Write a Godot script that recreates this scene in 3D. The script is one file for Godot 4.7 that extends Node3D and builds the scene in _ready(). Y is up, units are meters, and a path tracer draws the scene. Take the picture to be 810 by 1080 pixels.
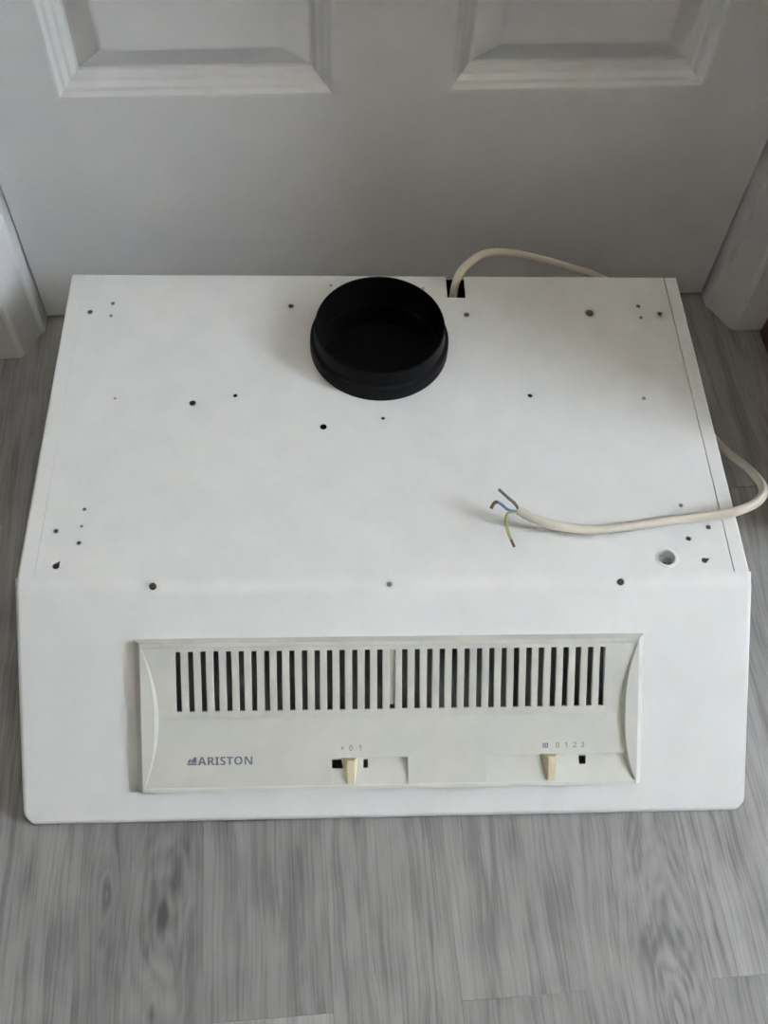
extends Node3D
# A white cooker hood standing on a grey plank floor in front of a panelled door.
# World: y up, floor at y = 0, the face of the door at z = 0, the room towards +z.

const H := 0.1247            # height of the hood's top sheet
const TOPD := 0.342          # depth of the hood's top sheet
const FRONT := 0.1586        # how far the sloping front runs forward of the fold
var M := {}

# ------------------------------------------------------------------ helpers
func st_new(smooth := false) -> SurfaceTool:
	var st := SurfaceTool.new()
	st.begin(Mesh.PRIMITIVE_TRIANGLES)
	st.set_smooth_group(0 if smooth else -1)
	return st

func tri(st: SurfaceTool, a: Vector3, b: Vector3, c: Vector3, out: Vector3) -> void:
	var n := (c - a).cross(b - a)      # front faces run clockwise
	st.add_vertex(a)
	if n.dot(out) >= 0.0:
		st.add_vertex(b); st.add_vertex(c)
	else:
		st.add_vertex(c); st.add_vertex(b)

func quad(st: SurfaceTool, a: Vector3, b: Vector3, c: Vector3, d: Vector3, out: Vector3) -> void:
	tri(st, a, b, c, out)
	tri(st, a, c, d, out)

func facet(st: SurfaceTool, v: Array, n: Array) -> void:
	# one triangle with given normals, wound so that its front is the side they point to
	var order := [0, 1, 2]
	if (v[2] - v[0]).cross(v[1] - v[0]).dot(n[0] + n[1] + n[2]) < 0:
		order = [0, 2, 1]
	for k in order:
		st.set_normal(n[k])
		st.add_vertex(v[k])

func commit(called: String, st: SurfaceTool, m: Material, parent: Node) -> MeshInstance3D:
	st.generate_normals()
	var o := MeshInstance3D.new()
	o.name = called
	o.mesh = st.commit()
	o.material_override = m
	o.cast_shadow = GeometryInstance3D.SHADOW_CASTING_SETTING_ON
	parent.add_child(o, true)
	return o

func put(called: String, mesh: Mesh, m: Material, parent: Node, at := Vector3.ZERO) -> MeshInstance3D:
	var o := MeshInstance3D.new()
	o.name = called
	o.mesh = mesh
	o.material_override = m
	o.position = at
	parent.add_child(o, true)
	return o

func box(st: SurfaceTool, lo: Vector3, hi: Vector3, b := 0.0) -> void:
	# a box with chamfered edges
	var c := (lo + hi) * 0.5
	var h := (hi - lo) * 0.5
	b = minf(b, minf(h.x, minf(h.y, h.z)) * 0.9)
	for ax in 3:
		var u := (ax + 1) % 3
		var v := (ax + 2) % 3
		for s in [-1.0, 1.0]:
			var p := []
			for k in [[-1, -1], [1, -1], [1, 1], [-1, 1]]:
				var q := Vector3.ZERO
				q[ax] = s * h[ax]
				q[u] = k[0] * (h[u] - b)
				q[v] = k[1] * (h[v] - b)
				p.append(c + q)
			var n := Vector3.ZERO
			n[ax] = s
			quad(st, p[0], p[1], p[2], p[3], n)
	if b <= 0.0:
		return
	for ax in 3:                       # edges along ax
		var u := (ax + 1) % 3
		var v := (ax + 2) % 3
		for su in [-1.0, 1.0]:
			for sv in [-1.0, 1.0]:
				var p := []
				for k in [[-1, 0], [1, 0], [1, 1], [-1, 1]]:
					var q := Vector3.ZERO
					q[ax] = k[0] * (h[ax] - b)
					q[u] = su * (h[u] - (b if k[1] == 0 else 0.0))
					q[v] = sv * (h[v] - (0.0 if k[1] == 0 else b))
					p.append(c + q)
				var n := Vector3.ZERO
				n[u] = su; n[v] = sv
				quad(st, p[0], p[1], p[2], p[3], n)
	for sx in [-1.0, 1.0]:
		for sy in [-1.0, 1.0]:
			for sz in [-1.0, 1.0]:
				var s := Vector3(sx, sy, sz)
				var p := []
				for ax in 3:
					var q := Vector3.ZERO
					for k in 3:
						q[k] = s[k] * (h[k] - (0.0 if k == ax else b))
					p.append(c + q)
				tri(st, p[0], p[1], p[2], s)

func prism(st: SurfaceTool, poly: PackedVector2Array, a: float, b: float, to3: Callable) -> void:
	# polygon extruded between a and b; to3(Vector2, t) -> Vector3
	var idx := Geometry2D.triangulate_polygon(poly)
	var ca: Vector3 = Vector3.ZERO
	for q in poly:
		ca += to3.call(q, (a + b) * 0.5)
	ca /= poly.size()
	var axis: Vector3 = to3.call(poly[0], b) - to3.call(poly[0], a)
	for i in range(0, idx.size(), 3):
		tri(st, to3.call(poly[idx[i]], a), to3.call(poly[idx[i + 1]], a), to3.call(poly[idx[i + 2]], a), -axis)
		tri(st, to3.call(poly[idx[i]], b), to3.call(poly[idx[i + 1]], b), to3.call(poly[idx[i + 2]], b), axis)
	var ccw := not Geometry2D.is_polygon_clockwise(poly)
	for i in poly.size():
		var p := poly[i]
		var q := poly[(i + 1) % poly.size()]
		var e := q - p
		var n2 := Vector2(e.y, -e.x) if ccw else Vector2(-e.y, e.x)
		var out: Vector3 = to3.call(p + n2, a) - to3.call(p, a)
		quad(st, to3.call(p, a), to3.call(q, a), to3.call(q, b), to3.call(p, b), out)

func lathe(prof: Array, seg := 72) -> SurfaceTool:
	# prof: [radius, y] pairs; crisp at each profile point, round about the axis
	var st := SurfaceTool.new()
	st.begin(Mesh.PRIMITIVE_TRIANGLES)
	for i in prof.size() - 1:
		var r0: float = prof[i][0]
		var y0: float = prof[i][1]
		var r1: float = prof[i + 1][0]
		var y1: float = prof[i + 1][1]
		var nn := Vector2(y1 - y0, -(r1 - r0)).normalized()   # outward for a profile that runs upwards
		for k in seg:
			var t0 := TAU * k / seg
			var t1 := TAU * (k + 1) / seg
			var p := []
			var n := []
			for q in [[r0, y0, t0], [r0, y0, t1], [r1, y1, t1], [r1, y1, t0]]:
				n.append(Vector3(cos(q[2]) * nn.x, nn.y, sin(q[2]) * nn.x).normalized())
				p.append(Vector3(cos(q[2]) * q[0], q[1], sin(q[2]) * q[0]))
			facet(st, [p[0], p[1], p[2]], [n[0], n[1], n[2]])
			facet(st, [p[0], p[2], p[3]], [n[0], n[2], n[3]])
	return st

func commit_raw(called: String, st: SurfaceTool, m: Material, parent: Node) -> MeshInstance3D:
	var o := MeshInstance3D.new()
	o.name = called
	o.mesh = st.commit()
	o.material_override = m
	parent.add_child(o, true)
	return o

func curve_points(pts: Array, per := 10) -> Array:
	var out := []
	for i in pts.size() - 1:
		var a: Vector3 = pts[maxi(i - 1, 0)]
		var b: Vector3 = pts[i]
		var c: Vector3 = pts[i + 1]
		var d: Vector3 = pts[mini(i + 2, pts.size() - 1)]
		for k in per:
			out.append(b.cubic_interpolate(c, a, d, float(k) / per))
	out.append(pts[-1])
	return out

func tube(pts: Array, r: float, seg := 14) -> SurfaceTool:
	var st := SurfaceTool.new()
	st.begin(Mesh.PRIMITIVE_TRIANGLES)
	var up := Vector3(0.13, 0.98, 0.11).normalized()
	var rings := []
	for i in pts.size():
		var t: Vector3 = (pts[mini(i + 1, pts.size() - 1)] - pts[maxi(i - 1, 0)]).normalized()
		up = (up - t * up.dot(t)).normalized()
		var side := t.cross(up)
		var ring := []
		for k in seg + 1:
			var a := TAU * k / seg
			ring.append(up * cos(a) + side * sin(a))
		rings.append(ring)
	for i in pts.size() - 1:
		for k in seg:
			for t in [[[i, k], [i + 1, k + 1], [i, k + 1]], [[i, k], [i + 1, k], [i + 1, k + 1]]]:
				var v := []
				var n := []
				for q in t:
					n.append(rings[q[0]][q[1]])
					v.append(pts[q[0]] + rings[q[0]][q[1]] * r)
				facet(st, v, n)
	for e in [0, pts.size() - 1]:
		var t: Vector3 = (pts[1] - pts[0]).normalized() * -1.0 if e == 0 else (pts[-1] - pts[-2]).normalized()
		for k in seg:
			var tr := [pts[e], pts[e] + rings[e][k] * r, pts[e] + rings[e][k + 1] * r]
			if (tr[2] - tr[0]).cross(tr[1] - tr[0]).dot(t) < 0:
				tr = [tr[0], tr[2], tr[1]]
			for v in tr:
				st.set_normal(t)
				st.add_vertex(v)
	return st

func mat(c: Color, rough: float, metal := 0.0) -> StandardMaterial3D:
	var m := StandardMaterial3D.new()
	m.albedo_color = c
	m.roughness = rough
	m.metallic = metal
	return m

func mottled(c: Color, spread: float, rough: float, scale: float, seed_no: int) -> StandardMaterial3D:
	# paint or plastic with a faint irregular soiling
	var n := FastNoiseLite.new()
	n.seed = seed_no
	n.noise_type = FastNoiseLite.TYPE_SIMPLEX_SMOOTH
	n.frequency = 0.012
	n.fractal_octaves = 5
	var g := Gradient.new()
	g.set_color(0, Color(c.r - spread, c.g - spread, c.b - spread * 1.15))
	g.set_color(1, Color(minf(c.r + spread * 0.5, 1), minf(c.g + spread * 0.5, 1), minf(c.b + spread * 0.5, 1)))
	var t := NoiseTexture2D.new()
	t.width = 512; t.height = 512
	t.seamless = true
	t.noise = n
	t.color_ramp = g
	var m := mat(Color.WHITE, rough)
	m.albedo_texture = t
	m.uv1_triplanar = true
	m.uv1_scale = Vector3.ONE * scale
	return m

func tag(o: Node, label: String, category: String) -> void:
	o.set_meta("label", label)
	o.set_meta("category", category)

func struct(o: Node, label: String, category: String) -> void:
	o.set_meta("kind", "structure")
	tag(o, label, category)

# ------------------------------------------------------------------ wood
func plank_image(seed_no: int, knots: Array, streaks: Array, base: Color, dark: Color, light: Color) -> ImageTexture:
	var w := 200
	var h := 1400
	var img := Image.create(w, h, false, Image.FORMAT_RGB8)
	var n1 := FastNoiseLite.new()
	n1.seed = seed_no; n1.frequency = 1.0; n1.fractal_octaves = 2
	n1.noise_type = FastNoiseLite.TYPE_SIMPLEX_SMOOTH
	var n2 := FastNoiseLite.new()
	n2.seed = seed_no + 31; n2.frequency = 1.0; n2.fractal_octaves = 3
	n2.noise_type = FastNoiseLite.TYPE_SIMPLEX_SMOOTH
	for j in h:
		var y := 900.0 * j / h                  # mm along the plank
		for i in w:
			var x := 98.4 * i / w               # mm across
			var g := x + 7.0 * n2.get_noise_2d(x * 0.012, y * 0.0045)
			var dk := 0.0
			for kn in knots:                    # [x, y, size, depth]
				var dx: float = x - kn[0]
				var dy: float = (y - kn[1]) * 0.33
				var r := sqrt(dx * dx + dy * dy)
				var s: float = kn[2]
				var f := exp(-r * r / (s * s * 6.0))
				g = lerpf(g, kn[0] + r * 0.8 + 6.0 * n2.get_noise_2d(x * 0.03, y * 0.010), clampf(f * 1.1, 0.0, 1.0))
				dk += kn[3] * exp(-r * r / (s * s * 0.12))
				dk += 0.17 * f * sin(r * 0.85 + 5.0 * n2.get_noise_2d(x * 0.03, y * 0.010)) * smoothstep(0.05, 0.4, f)
			for sk in streaks:                  # [x, y0, y1, width, depth]
				var dx2: float = x - sk[0] - 3.0 * n2.get_noise_2d(5.0 + sk[0], y * 0.008)
				var along := smoothstep(sk[1], sk[1] + 25.0, y) * (1.0 - smoothstep(sk[2] - 25.0, sk[2], y))
				dk += sk[4] * along * exp(-dx2 * dx2 / (sk[3] * sk[3])) * (0.6 + 0.4 * n1.get_noise_2d(x * 0.3, y * 0.04))
			var a := n1.get_noise_2d(g * 0.055, y * 0.0032)         # broad bands
			var b := n1.get_noise_2d(g * 0.22 + 40.0, y * 0.0045)    # grain lines
			var c := n1.get_noise_2d(x * 0.55 + 90.0, y * 0.010)     # fibres
			var d := n2.get_noise_2d(x * 0.035 + 7.0, y * 0.012)    # cloudy lime wash
			var t := 0.30 * a + 0.36 * b + 0.26 * c + 0.34 * d
			t -= smoothstep(0.22, 0.6, b) * 0.18
			t -= dk
			var col := base.lerp(light, clampf(t, 0.0, 1.0)) if t > 0.0 else base.lerp(dark, clampf(-t, 0.0, 1.0))
			img.set_pixel(i, j, col)
	img.generate_mipmaps()
	return ImageTexture.create_from_image(img)

func plank_mesh(w: float, l: float, v0: float, v1: float) -> ArrayMesh:
	var st := st_new()
	var b := 0.00025
	var x0 := -w * 0.5 + 0.00005
	var x1 := w * 0.5 - 0.00005
	var z0 := -l * 0.5 + 0.0001
	var z1 := l * 0.5 - 0.0001
	var uv := func(p: Vector3) -> Vector2:
		return Vector2(clampf((p.x + w * 0.5) / w, 0.0, 1.0), lerpf(v0, v1, clampf((p.z + l * 0.5) / l, 0.0, 1.0)))
	var f := func(a: Vector3, bb: Vector3, c: Vector3, d: Vector3, out: Vector3) -> void:
		for t in [[a, bb, c], [a, c, d]]:
			var tr: Array = t
			if (tr[2] - tr[0]).cross(tr[1] - tr[0]).dot(out) < 0:
				tr = [tr[0], tr[2], tr[1]]
			for v in tr:
				st.set_uv(uv.call(v))
				st.add_vertex(v)
	f.call(Vector3(x0 + b, 0, z0 + b), Vector3(x1 - b, 0, z0 + b), Vector3(x1 - b, 0, z1 - b), Vector3(x0 + b, 0, z1 - b), Vector3.UP)
	var lo := -0.00025
	f.call(Vector3(x0, lo, z0), Vector3(x1, lo, z0), Vector3(x1 - b, 0, z0 + b), Vector3(x0 + b, 0, z0 + b), Vector3(0, 1, -1))
	f.call(Vector3(x0, lo, z1), Vector3(x1, lo, z1), Vector3(x1 - b, 0, z1 - b), Vector3(x0 + b, 0, z1 - b), Vector3(0, 1, 1))
	f.call(Vector3(x0, lo, z0), Vector3(x0, lo, z1), Vector3(x0 + b, 0, z1 - b), Vector3(x0 + b, 0, z0 + b), Vector3(-1, 1, 0))
	f.call(Vector3(x1, lo, z0), Vector3(x1, lo, z1), Vector3(x1 - b, 0, z1 - b), Vector3(x1 - b, 0, z0 + b), Vector3(1, 1, 0))
	var bt := -0.008
	f.call(Vector3(x0, lo, z0), Vector3(x1, lo, z0), Vector3(x1, bt, z0), Vector3(x0, bt, z0), Vector3(0, 0, -1))
	f.call(Vector3(x0, lo, z1), Vector3(x1, lo, z1), Vector3(x1, bt, z1), Vector3(x0, bt, z1), Vector3(0, 0, 1))
	f.call(Vector3(x0, lo, z0), Vector3(x0, lo, z1), Vector3(x0, bt, z1), Vector3(x0, bt, z0), Vector3(-1, 0, 0))
	f.call(Vector3(x1, lo, z0), Vector3(x1, lo, z1), Vector3(x1, bt, z1), Vector3(x1, bt, z0), Vector3(1, 0, 0))
	st.generate_normals()
	return st.commit()

# ------------------------------------------------------------------ the scene
const ROOM_L := -0.62
const ROOM_R := 1.6
const ROOM_F := 3.4
const CEIL := 2.4
const WIN := [0.72, 1.34, 0.80, 1.72]      # window in the right wall: z0, z1, y0, y1

func _ready() -> void:
	# camera
	var cam := Camera3D.new()
	cam.name = "camera"
	cam.position = Vector3(-0.0378, 0.8474, 0.7867)
	cam.rotation = Vector3(-1.0191, -0.1441, 0.0716)
	cam.fov = 54.12
	cam.near = 0.02
	add_child(cam)
	cam.current = true
	# sky: bright pale day, seen only through the window
	var sm := ProceduralSkyMaterial.new()
	sm.sky_top_color = Color(0.87, 0.93, 1.0)
	sm.sky_horizon_color = Color(0.92, 0.96, 1.0)
	sm.ground_horizon_color = Color(0.94, 0.93, 0.90)
	sm.ground_bottom_color = Color(0.94, 0.93, 0.90)
	sm.ground_energy_multiplier = 1.70  # ground glow raised above the sky, added fill to brighten the ceiling
	var sky := Sky.new()
	sky.sky_material = sm
	var env := Environment.new()
	env.background_mode = Environment.BG_SKY
	env.sky = sky
	env.background_energy_multiplier = 4.0
	env.tonemap_mode = Environment.TONE_MAPPER_LINEAR
	env.tonemap_exposure = 10.9
	env.sdfgi_enabled = true
	env.ssao_enabled = true
	env.ssil_enabled = true
	var we := WorldEnvironment.new()
	we.name = "world_environment"
	we.environment = env
	add_child(we)

	# materials
	M.wall = mottled(Color(0.92, 0.915, 0.90), 0.012, 0.9, 0.7, 5)
	M.taupe_wall = mottled(Color(0.37, 0.36, 0.35), 0.015, 0.9, 0.7, 6)
	M.brown_wall = mottled(Color(0.36, 0.34, 0.33), 0.02, 0.9, 0.7, 7)
	M.door_paint = mottled(Color(0.85, 0.845, 0.84), 0.012, 0.42, 2.0, 8)
	M.enamel = mottled(Color(0.858, 0.854, 0.845), 0.018, 0.38, 3.0, 11)
	M.cream = mottled(Color(0.79, 0.785, 0.75), 0.014, 0.42, 6.0, 21)
	M.knob = mat(Color(0.84, 0.79, 0.67), 0.45)
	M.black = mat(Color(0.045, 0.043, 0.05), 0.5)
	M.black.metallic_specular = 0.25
	M.steel = mat(Color(0.55, 0.54, 0.53), 0.4, 0.8)
	M.dark_steel = mat(Color(0.24, 0.23, 0.22), 0.45, 0.7)
	M.print = mat(Color(0.42, 0.42, 0.48), 0.6)
	M.print_faint = mat(Color(0.60, 0.59, 0.58), 0.6)
	M.cable = mat(Color(0.80, 0.765, 0.70), 0.5)
	M.brown_wire = mat(Color(0.45, 0.42, 0.41), 0.5)
	M.blue_wire = mat(Color(0.42, 0.52, 0.70), 0.5)
	M.earth_wire = mat(Color(0.62, 0.64, 0.44), 0.5)
	M.copper = mat(Color(0.42, 0.30, 0.24), 0.45, 0.5)

	build_room()
	build_floor()
	build_door()
	build_cabinet()
	build_hood()

func build_room() -> void:
	var st := st_new()
	# the door wall: solid behind, with the door standing in its recess
	box(st, Vector3(ROOM_L - 0.12, -0.02, -0.16), Vector3(ROOM_R + 0.12, CEIL + 0.1, -0.06))
	box(st, Vector3(ROOM_L - 0.12, -0.02, -0.06), Vector3(-0.345, CEIL + 0.1, 0.034))
	box(st, Vector3(0.462, -0.02, -0.06), Vector3(ROOM_R + 0.12, CEIL + 0.1, 0.034))
	box(st, Vector3(-0.345, 2.02, -0.06), Vector3(0.462, CEIL + 0.1, 0.034))
	struct(commit("wall_back", st, M.wall, self), "white painted wall around the panelled door", "wall")
	st = st_new()
	box(st, Vector3(ROOM_L - 0.12, -0.02, 0.034), Vector3(ROOM_L, CEIL + 0.1, ROOM_F))
	struct(commit("wall_left", st, M.taupe_wall, self), "dark taupe painted side wall across from the window", "wall")
	st = st_new()
	box(st, Vector3(ROOM_L - 0.12, -0.02, ROOM_F), Vector3(ROOM_R + 0.12, CEIL + 0.1, ROOM_F + 0.12))
	struct(commit("wall_front", st, M.brown_wall, self), "brown painted wall facing the panelled door", "wall")
	st = st_new()
	var xa := ROOM_R
	var xb := ROOM_R + 0.12
	box(st, Vector3(xa, -0.02, 0.034), Vector3(xb, CEIL + 0.1, WIN[0]))
	box(st, Vector3(xa, -0.02, WIN[1]), Vector3(xb, CEIL + 0.1, ROOM_F))
	box(st, Vector3(xa, -0.02, WIN[0]), Vector3(xb, WIN[2], WIN[1]))
	box(st, Vector3(xa, WIN[3], WIN[0]), Vector3(xb, CEIL + 0.1, WIN[1]))
	struct(commit("wall_right", st, M.wall, self), "white painted side wall with the window opening", "wall")
	st = st_new()
	box(st, Vector3(ROOM_L, CEIL, 0.034), Vector3(ROOM_R, CEIL + 0.1, ROOM_F))
	struct(commit("ceiling", st, M.wall, self), "flat white painted ceiling of the room", "ceiling")
	# window
	var w := Node3D.new()
	w.name = "window_1"
	w.position = Vector3(ROOM_R + 0.05, WIN[2], (WIN[0] + WIN[1]) * 0.5)
	add_child(w)
	struct(w, "white framed window in the side wall", "window")
	var hw: float = (WIN[1] - WIN[0]) * 0.5
	var hh: float = WIN[3] - WIN[2]
	st = st_new()
	box(st, Vector3(-0.03, 0, -hw), Vector3(0.03, 0.05, hw), 0.004)
	box(st, Vector3(-0.03, hh - 0.05, -hw), Vector3(0.03, hh, hw), 0.004)
	box(st, Vector3(-0.03, 0.05, -hw), Vector3(0.03, hh - 0.05, -hw + 0.05), 0.004)
	box(st, Vector3(-0.03, 0.05, hw - 0.05), Vector3(0.03, hh - 0.05, hw), 0.004)
	commit("window_frame", st, M.door_paint, w)
	st = st_new()
	box(st, Vector3(-0.09, -0.025, -hw - 0.03), Vector3(-0.051, -0.001, hw + 0.03), 0.004)
	commit("window_sill", st, M.door_paint, w)
	var glass := mat(Color(1, 1, 1, 0.04), 0.02)
	glass.transparency = BaseMaterial3D.TRANSPARENCY_ALPHA
	st = st_new()
	box(st, Vector3(-0.002, 0.05, -hw + 0.05), Vector3(0.002, hh - 0.05, hw - 0.05))
	commit("pane", st, glass, w)

func build_floor() -> void:
	var fl := Node3D.new()
	fl.name = "floor"
	add_child(fl)
	struct(fl, "grey washed wood plank floor", "floor")
	var st := st_new()
	box(st, Vector3(ROOM_L - 0.12, -0.06, -0.16), Vector3(ROOM_R + 0.12, -0.008, ROOM_F + 0.12))
	commit("subfloor", st, mat(Color(0.16, 0.155, 0.15), 0.9), fl)
	var base := Color(0.515, 0.505, 0.495)
	var dark := Color(0.30, 0.29, 0.295)
	var light := Color(0.64, 0.63, 0.615)
	var sets := [
		[3, [[66.0, 372.0, 13.0, 0.75], [76.0, 345.0, 7.0, 0.6], [60.0, 440.0, 8.0, 0.5], [22.0, 350.0, 6.0, 0.4]], [[68, 455, 620, 2.0, 0.5], [85, 280, 345, 3.5, 0.45]]],
		[17, [[82.0, 418.0, 12.0, 0.2], [66.0, 470.0, 16.0, 0.25]], [[55, 380, 560, 6.0, 0.35], [64, 330, 420, 2.0, 0.35]]],
		[29, [], [[4, 640, 900, 1.5, 0.6], [14, 600, 900, 2.2, 0.7], [32, 560, 820, 2.0, 0.65], [41, 700, 900, 1.5, 0.5], [55, 300, 700, 2.0, 0.4], [20, 0, 240, 2.0, 0.5]]],
		[47, [[30.0, 640.0, 9.0, 0.5]], [[72, 500, 700, 1.6, 0.6], [75, 760, 890, 4.5, 0.5], [58, 640, 900, 1.6, 0.5], [20, 100, 420, 2.0, 0.4]]],
		[61, [[60.0, 180.0, 10.0, 0.4]], [[12, 400, 800, 1.6, 0.4], [80, 200, 560, 1.8, 0.45]]],
		[83, [], [[30, 520, 900, 2.0, 0.4], [66, 100, 500, 3.0, 0.35], [88, 300, 700, 1.4, 0.45]]],
	]
	var mats := []
	for s in sets:
		var m := mat(Color.WHITE, 0.46)
		var tone: float = [0.94, 1.05, 1.14, 1.0, 1.04, 1.05][mats.size()]     # plank variation, with brighter light to the right put into the colour
		m.albedo_texture = plank_image(s[0], s[1], s[2], base * tone, dark * tone, light * tone)
		mats.append(m)
	var pw := 0.0984
	var x00 := 0.0601
	var ln := 0.9
	var pick := {-3: 0, 1: 1, 2: 2, -2: 3, -1: 4, 0: 5, -4: 5, 3: 4}
	var rng := RandomNumberGenerator.new()
	rng.seed = 4
	var cache := {}
	for k in range(-15, 17):
		var xl := x00 + k * pw
		var xr := xl + pw
		if xr <= ROOM_L or xl >= ROOM_R:
			continue
		var z := 0.7125 - ln if posmod(k, 2) == 0 else 0.7125 - ln * 1.5
		while z < ROOM_F:
			var za := maxf(z, -0.06)
			var zb := minf(z + ln, ROOM_F)
			if zb - za > 0.01:
				var key := "%.3f %.3f" % [(za - z) / ln, (zb - z) / ln]
				if not cache.has(key):
					cache[key] = plank_mesh(pw, zb - za, (za - z) / ln, (zb - z) / ln)
				var mi: int = pick[k] if pick.has(k) and z < 0.5 else rng.randi_range(0, 5)
				put("plank", cache[key], mats[mi], fl, Vector3(xl + pw * 0.5, 0, (za + zb) * 0.5))
			z += ln

func build_door() -> void:
	var xl := -0.3125
	var xr := 0.4275
	# the lining and the moulded architraves
	var fr := Node3D.new()
	fr.name = "trim_1"
	add_child(fr)
	struct(fr, "white moulded door frame around the panelled door", "door frame")
	for sd in [-1.0, 1.0]:
		var x0: float = (xl - 0.0025) if sd < 0 else (xr + 0.0035)
		var prof := PackedVector2Array()
		for q in [[0.0, -0.058], [0.0, 0.016], [0.0015, 0.0185], [0.004, 0.0205], [0.0185, 0.0495], [0.021, 0.0525], [0.024, 0.0535], [0.066, 0.0535], [0.070, 0.050], [0.070, 0.0345], [0.028, 0.0345], [0.028, -0.058]]:
			prof.append(Vector2(x0 + sd * q[0], q[1]))
		var st := st_new()
		prism(st, prof, 0.0005, 2.07, func(v: Vector2, t: float): return Vector3(v.x, t, v.y))
		commit("architrave", st, M.door_paint, fr)
	var sh := st_new()
	box(sh, Vector3(xl - 0.0725, 2.0, 0.0345), Vector3(xr + 0.0735, 2.08, 0.0535), 0.004)
	box(sh, Vector3(xl - 0.002, 2.001, -0.058), Vector3(xr + 0.003, 2.019, 0.0345))
	commit("head", sh, M.door_paint, fr)
	# the door leaf
	var d := Node3D.new()
	d.name = "door_1"
	add_child(d)
	struct(d, "white moulded panel door behind the cooker hood", "door")
	var bottom := 0.007
	var top := 1.995
	var xs := [xl, -0.238, 0.0045, 0.1065, 0.3445, xr]
	var ys := [bottom, 0.2767, 0.86, 0.99, 1.52, 1.62, 1.86, top]
	var slab := st_new()
	for i in xs.size() - 1:
		for j in ys.size() - 1:
			if i % 2 == 1 and j % 2 == 1:
				panel(d, xs[i], xs[i + 1], ys[j], ys[j + 1])
			else:
				quad(slab, Vector3(xs[i], ys[j], 0), Vector3(xs[i + 1], ys[j], 0), Vector3(xs[i + 1], ys[j + 1], 0), Vector3(xs[i], ys[j + 1], 0), Vector3(0, 0, 1))
	var zb := -0.04
	quad(slab, Vector3(xl, bottom, 0), Vector3(xr, bottom, 0), Vector3(xr, bottom, zb), Vector3(xl, bottom, zb), Vector3(0, -1, 0))
	quad(slab, Vector3(xl, top, 0), Vector3(xr, top, 0), Vector3(xr, top, zb), Vector3(xl, top, zb), Vector3(0, 1, 0))
	quad(slab, Vector3(xl, bottom, 0), Vector3(xl, top, 0), Vector3(xl, top, zb), Vector3(xl, bottom, zb), Vector3(-1, 0, 0))
	quad(slab, Vector3(xr, bottom, 0), Vector3(xr, top, 0), Vector3(xr, top, zb), Vector3(xr, bottom, zb), Vector3(1, 0, 0))
	quad(slab, Vector3(xl, bottom, zb), Vector3(xr, bottom, zb), Vector3(xr, top, zb), Vector3(xl, top, zb), Vector3(0, 0, -1))
	commit("door_leaf", slab, M.door_paint, d)

func panel(d: Node3D, x0: float, x1: float, y0: float, y1: float) -> void:
	# moulded panel: stepped ogee into a recess, then a bevel up to the raised field
	var steps := [[0.0, 0.0], [0.0025, -0.0005], [0.0055, -0.0042], [0.0085, -0.0052], [0.0120, -0.0096], [0.0150, -0.0106], [0.0190, -0.0150], [0.0212, -0.0156], [0.0240, -0.0146], [0.0440, -0.0040], [0.0465, -0.0036]]
	var st := st_new()
	for i in steps.size() - 1:
		var a: float = steps[i][0]
		var za: float = steps[i][1]
		var b: float = steps[i + 1][0]
		var zb: float = steps[i + 1][1]
		var pa := [Vector3(x0 + a, y0 + a, za), Vector3(x1 - a, y0 + a, za), Vector3(x1 - a, y1 - a, za), Vector3(x0 + a, y1 - a, za)]
		var pb := [Vector3(x0 + b, y0 + b, zb), Vector3(x1 - b, y0 + b, zb), Vector3(x1 - b, y1 - b, zb), Vector3(x0 + b, y1 - b, zb)]
		for k in 4:
			quad(st, pa[k], pa[(k + 1) % 4], pb[(k + 1) % 4], pb[k], Vector3(0, 0, 1))
	var e: float = steps[-1][0]
	var ze: float = steps[-1][1]
	quad(st, Vector3(x0 + e, y0 + e, ze), Vector3(x1 - e, y0 + e, ze), Vector3(x1 - e, y1 - e, ze), Vector3(x0 + e, y1 - e, ze), Vector3(0, 0, 1))
	commit("door_panel", st, M.door_paint, d)

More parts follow.
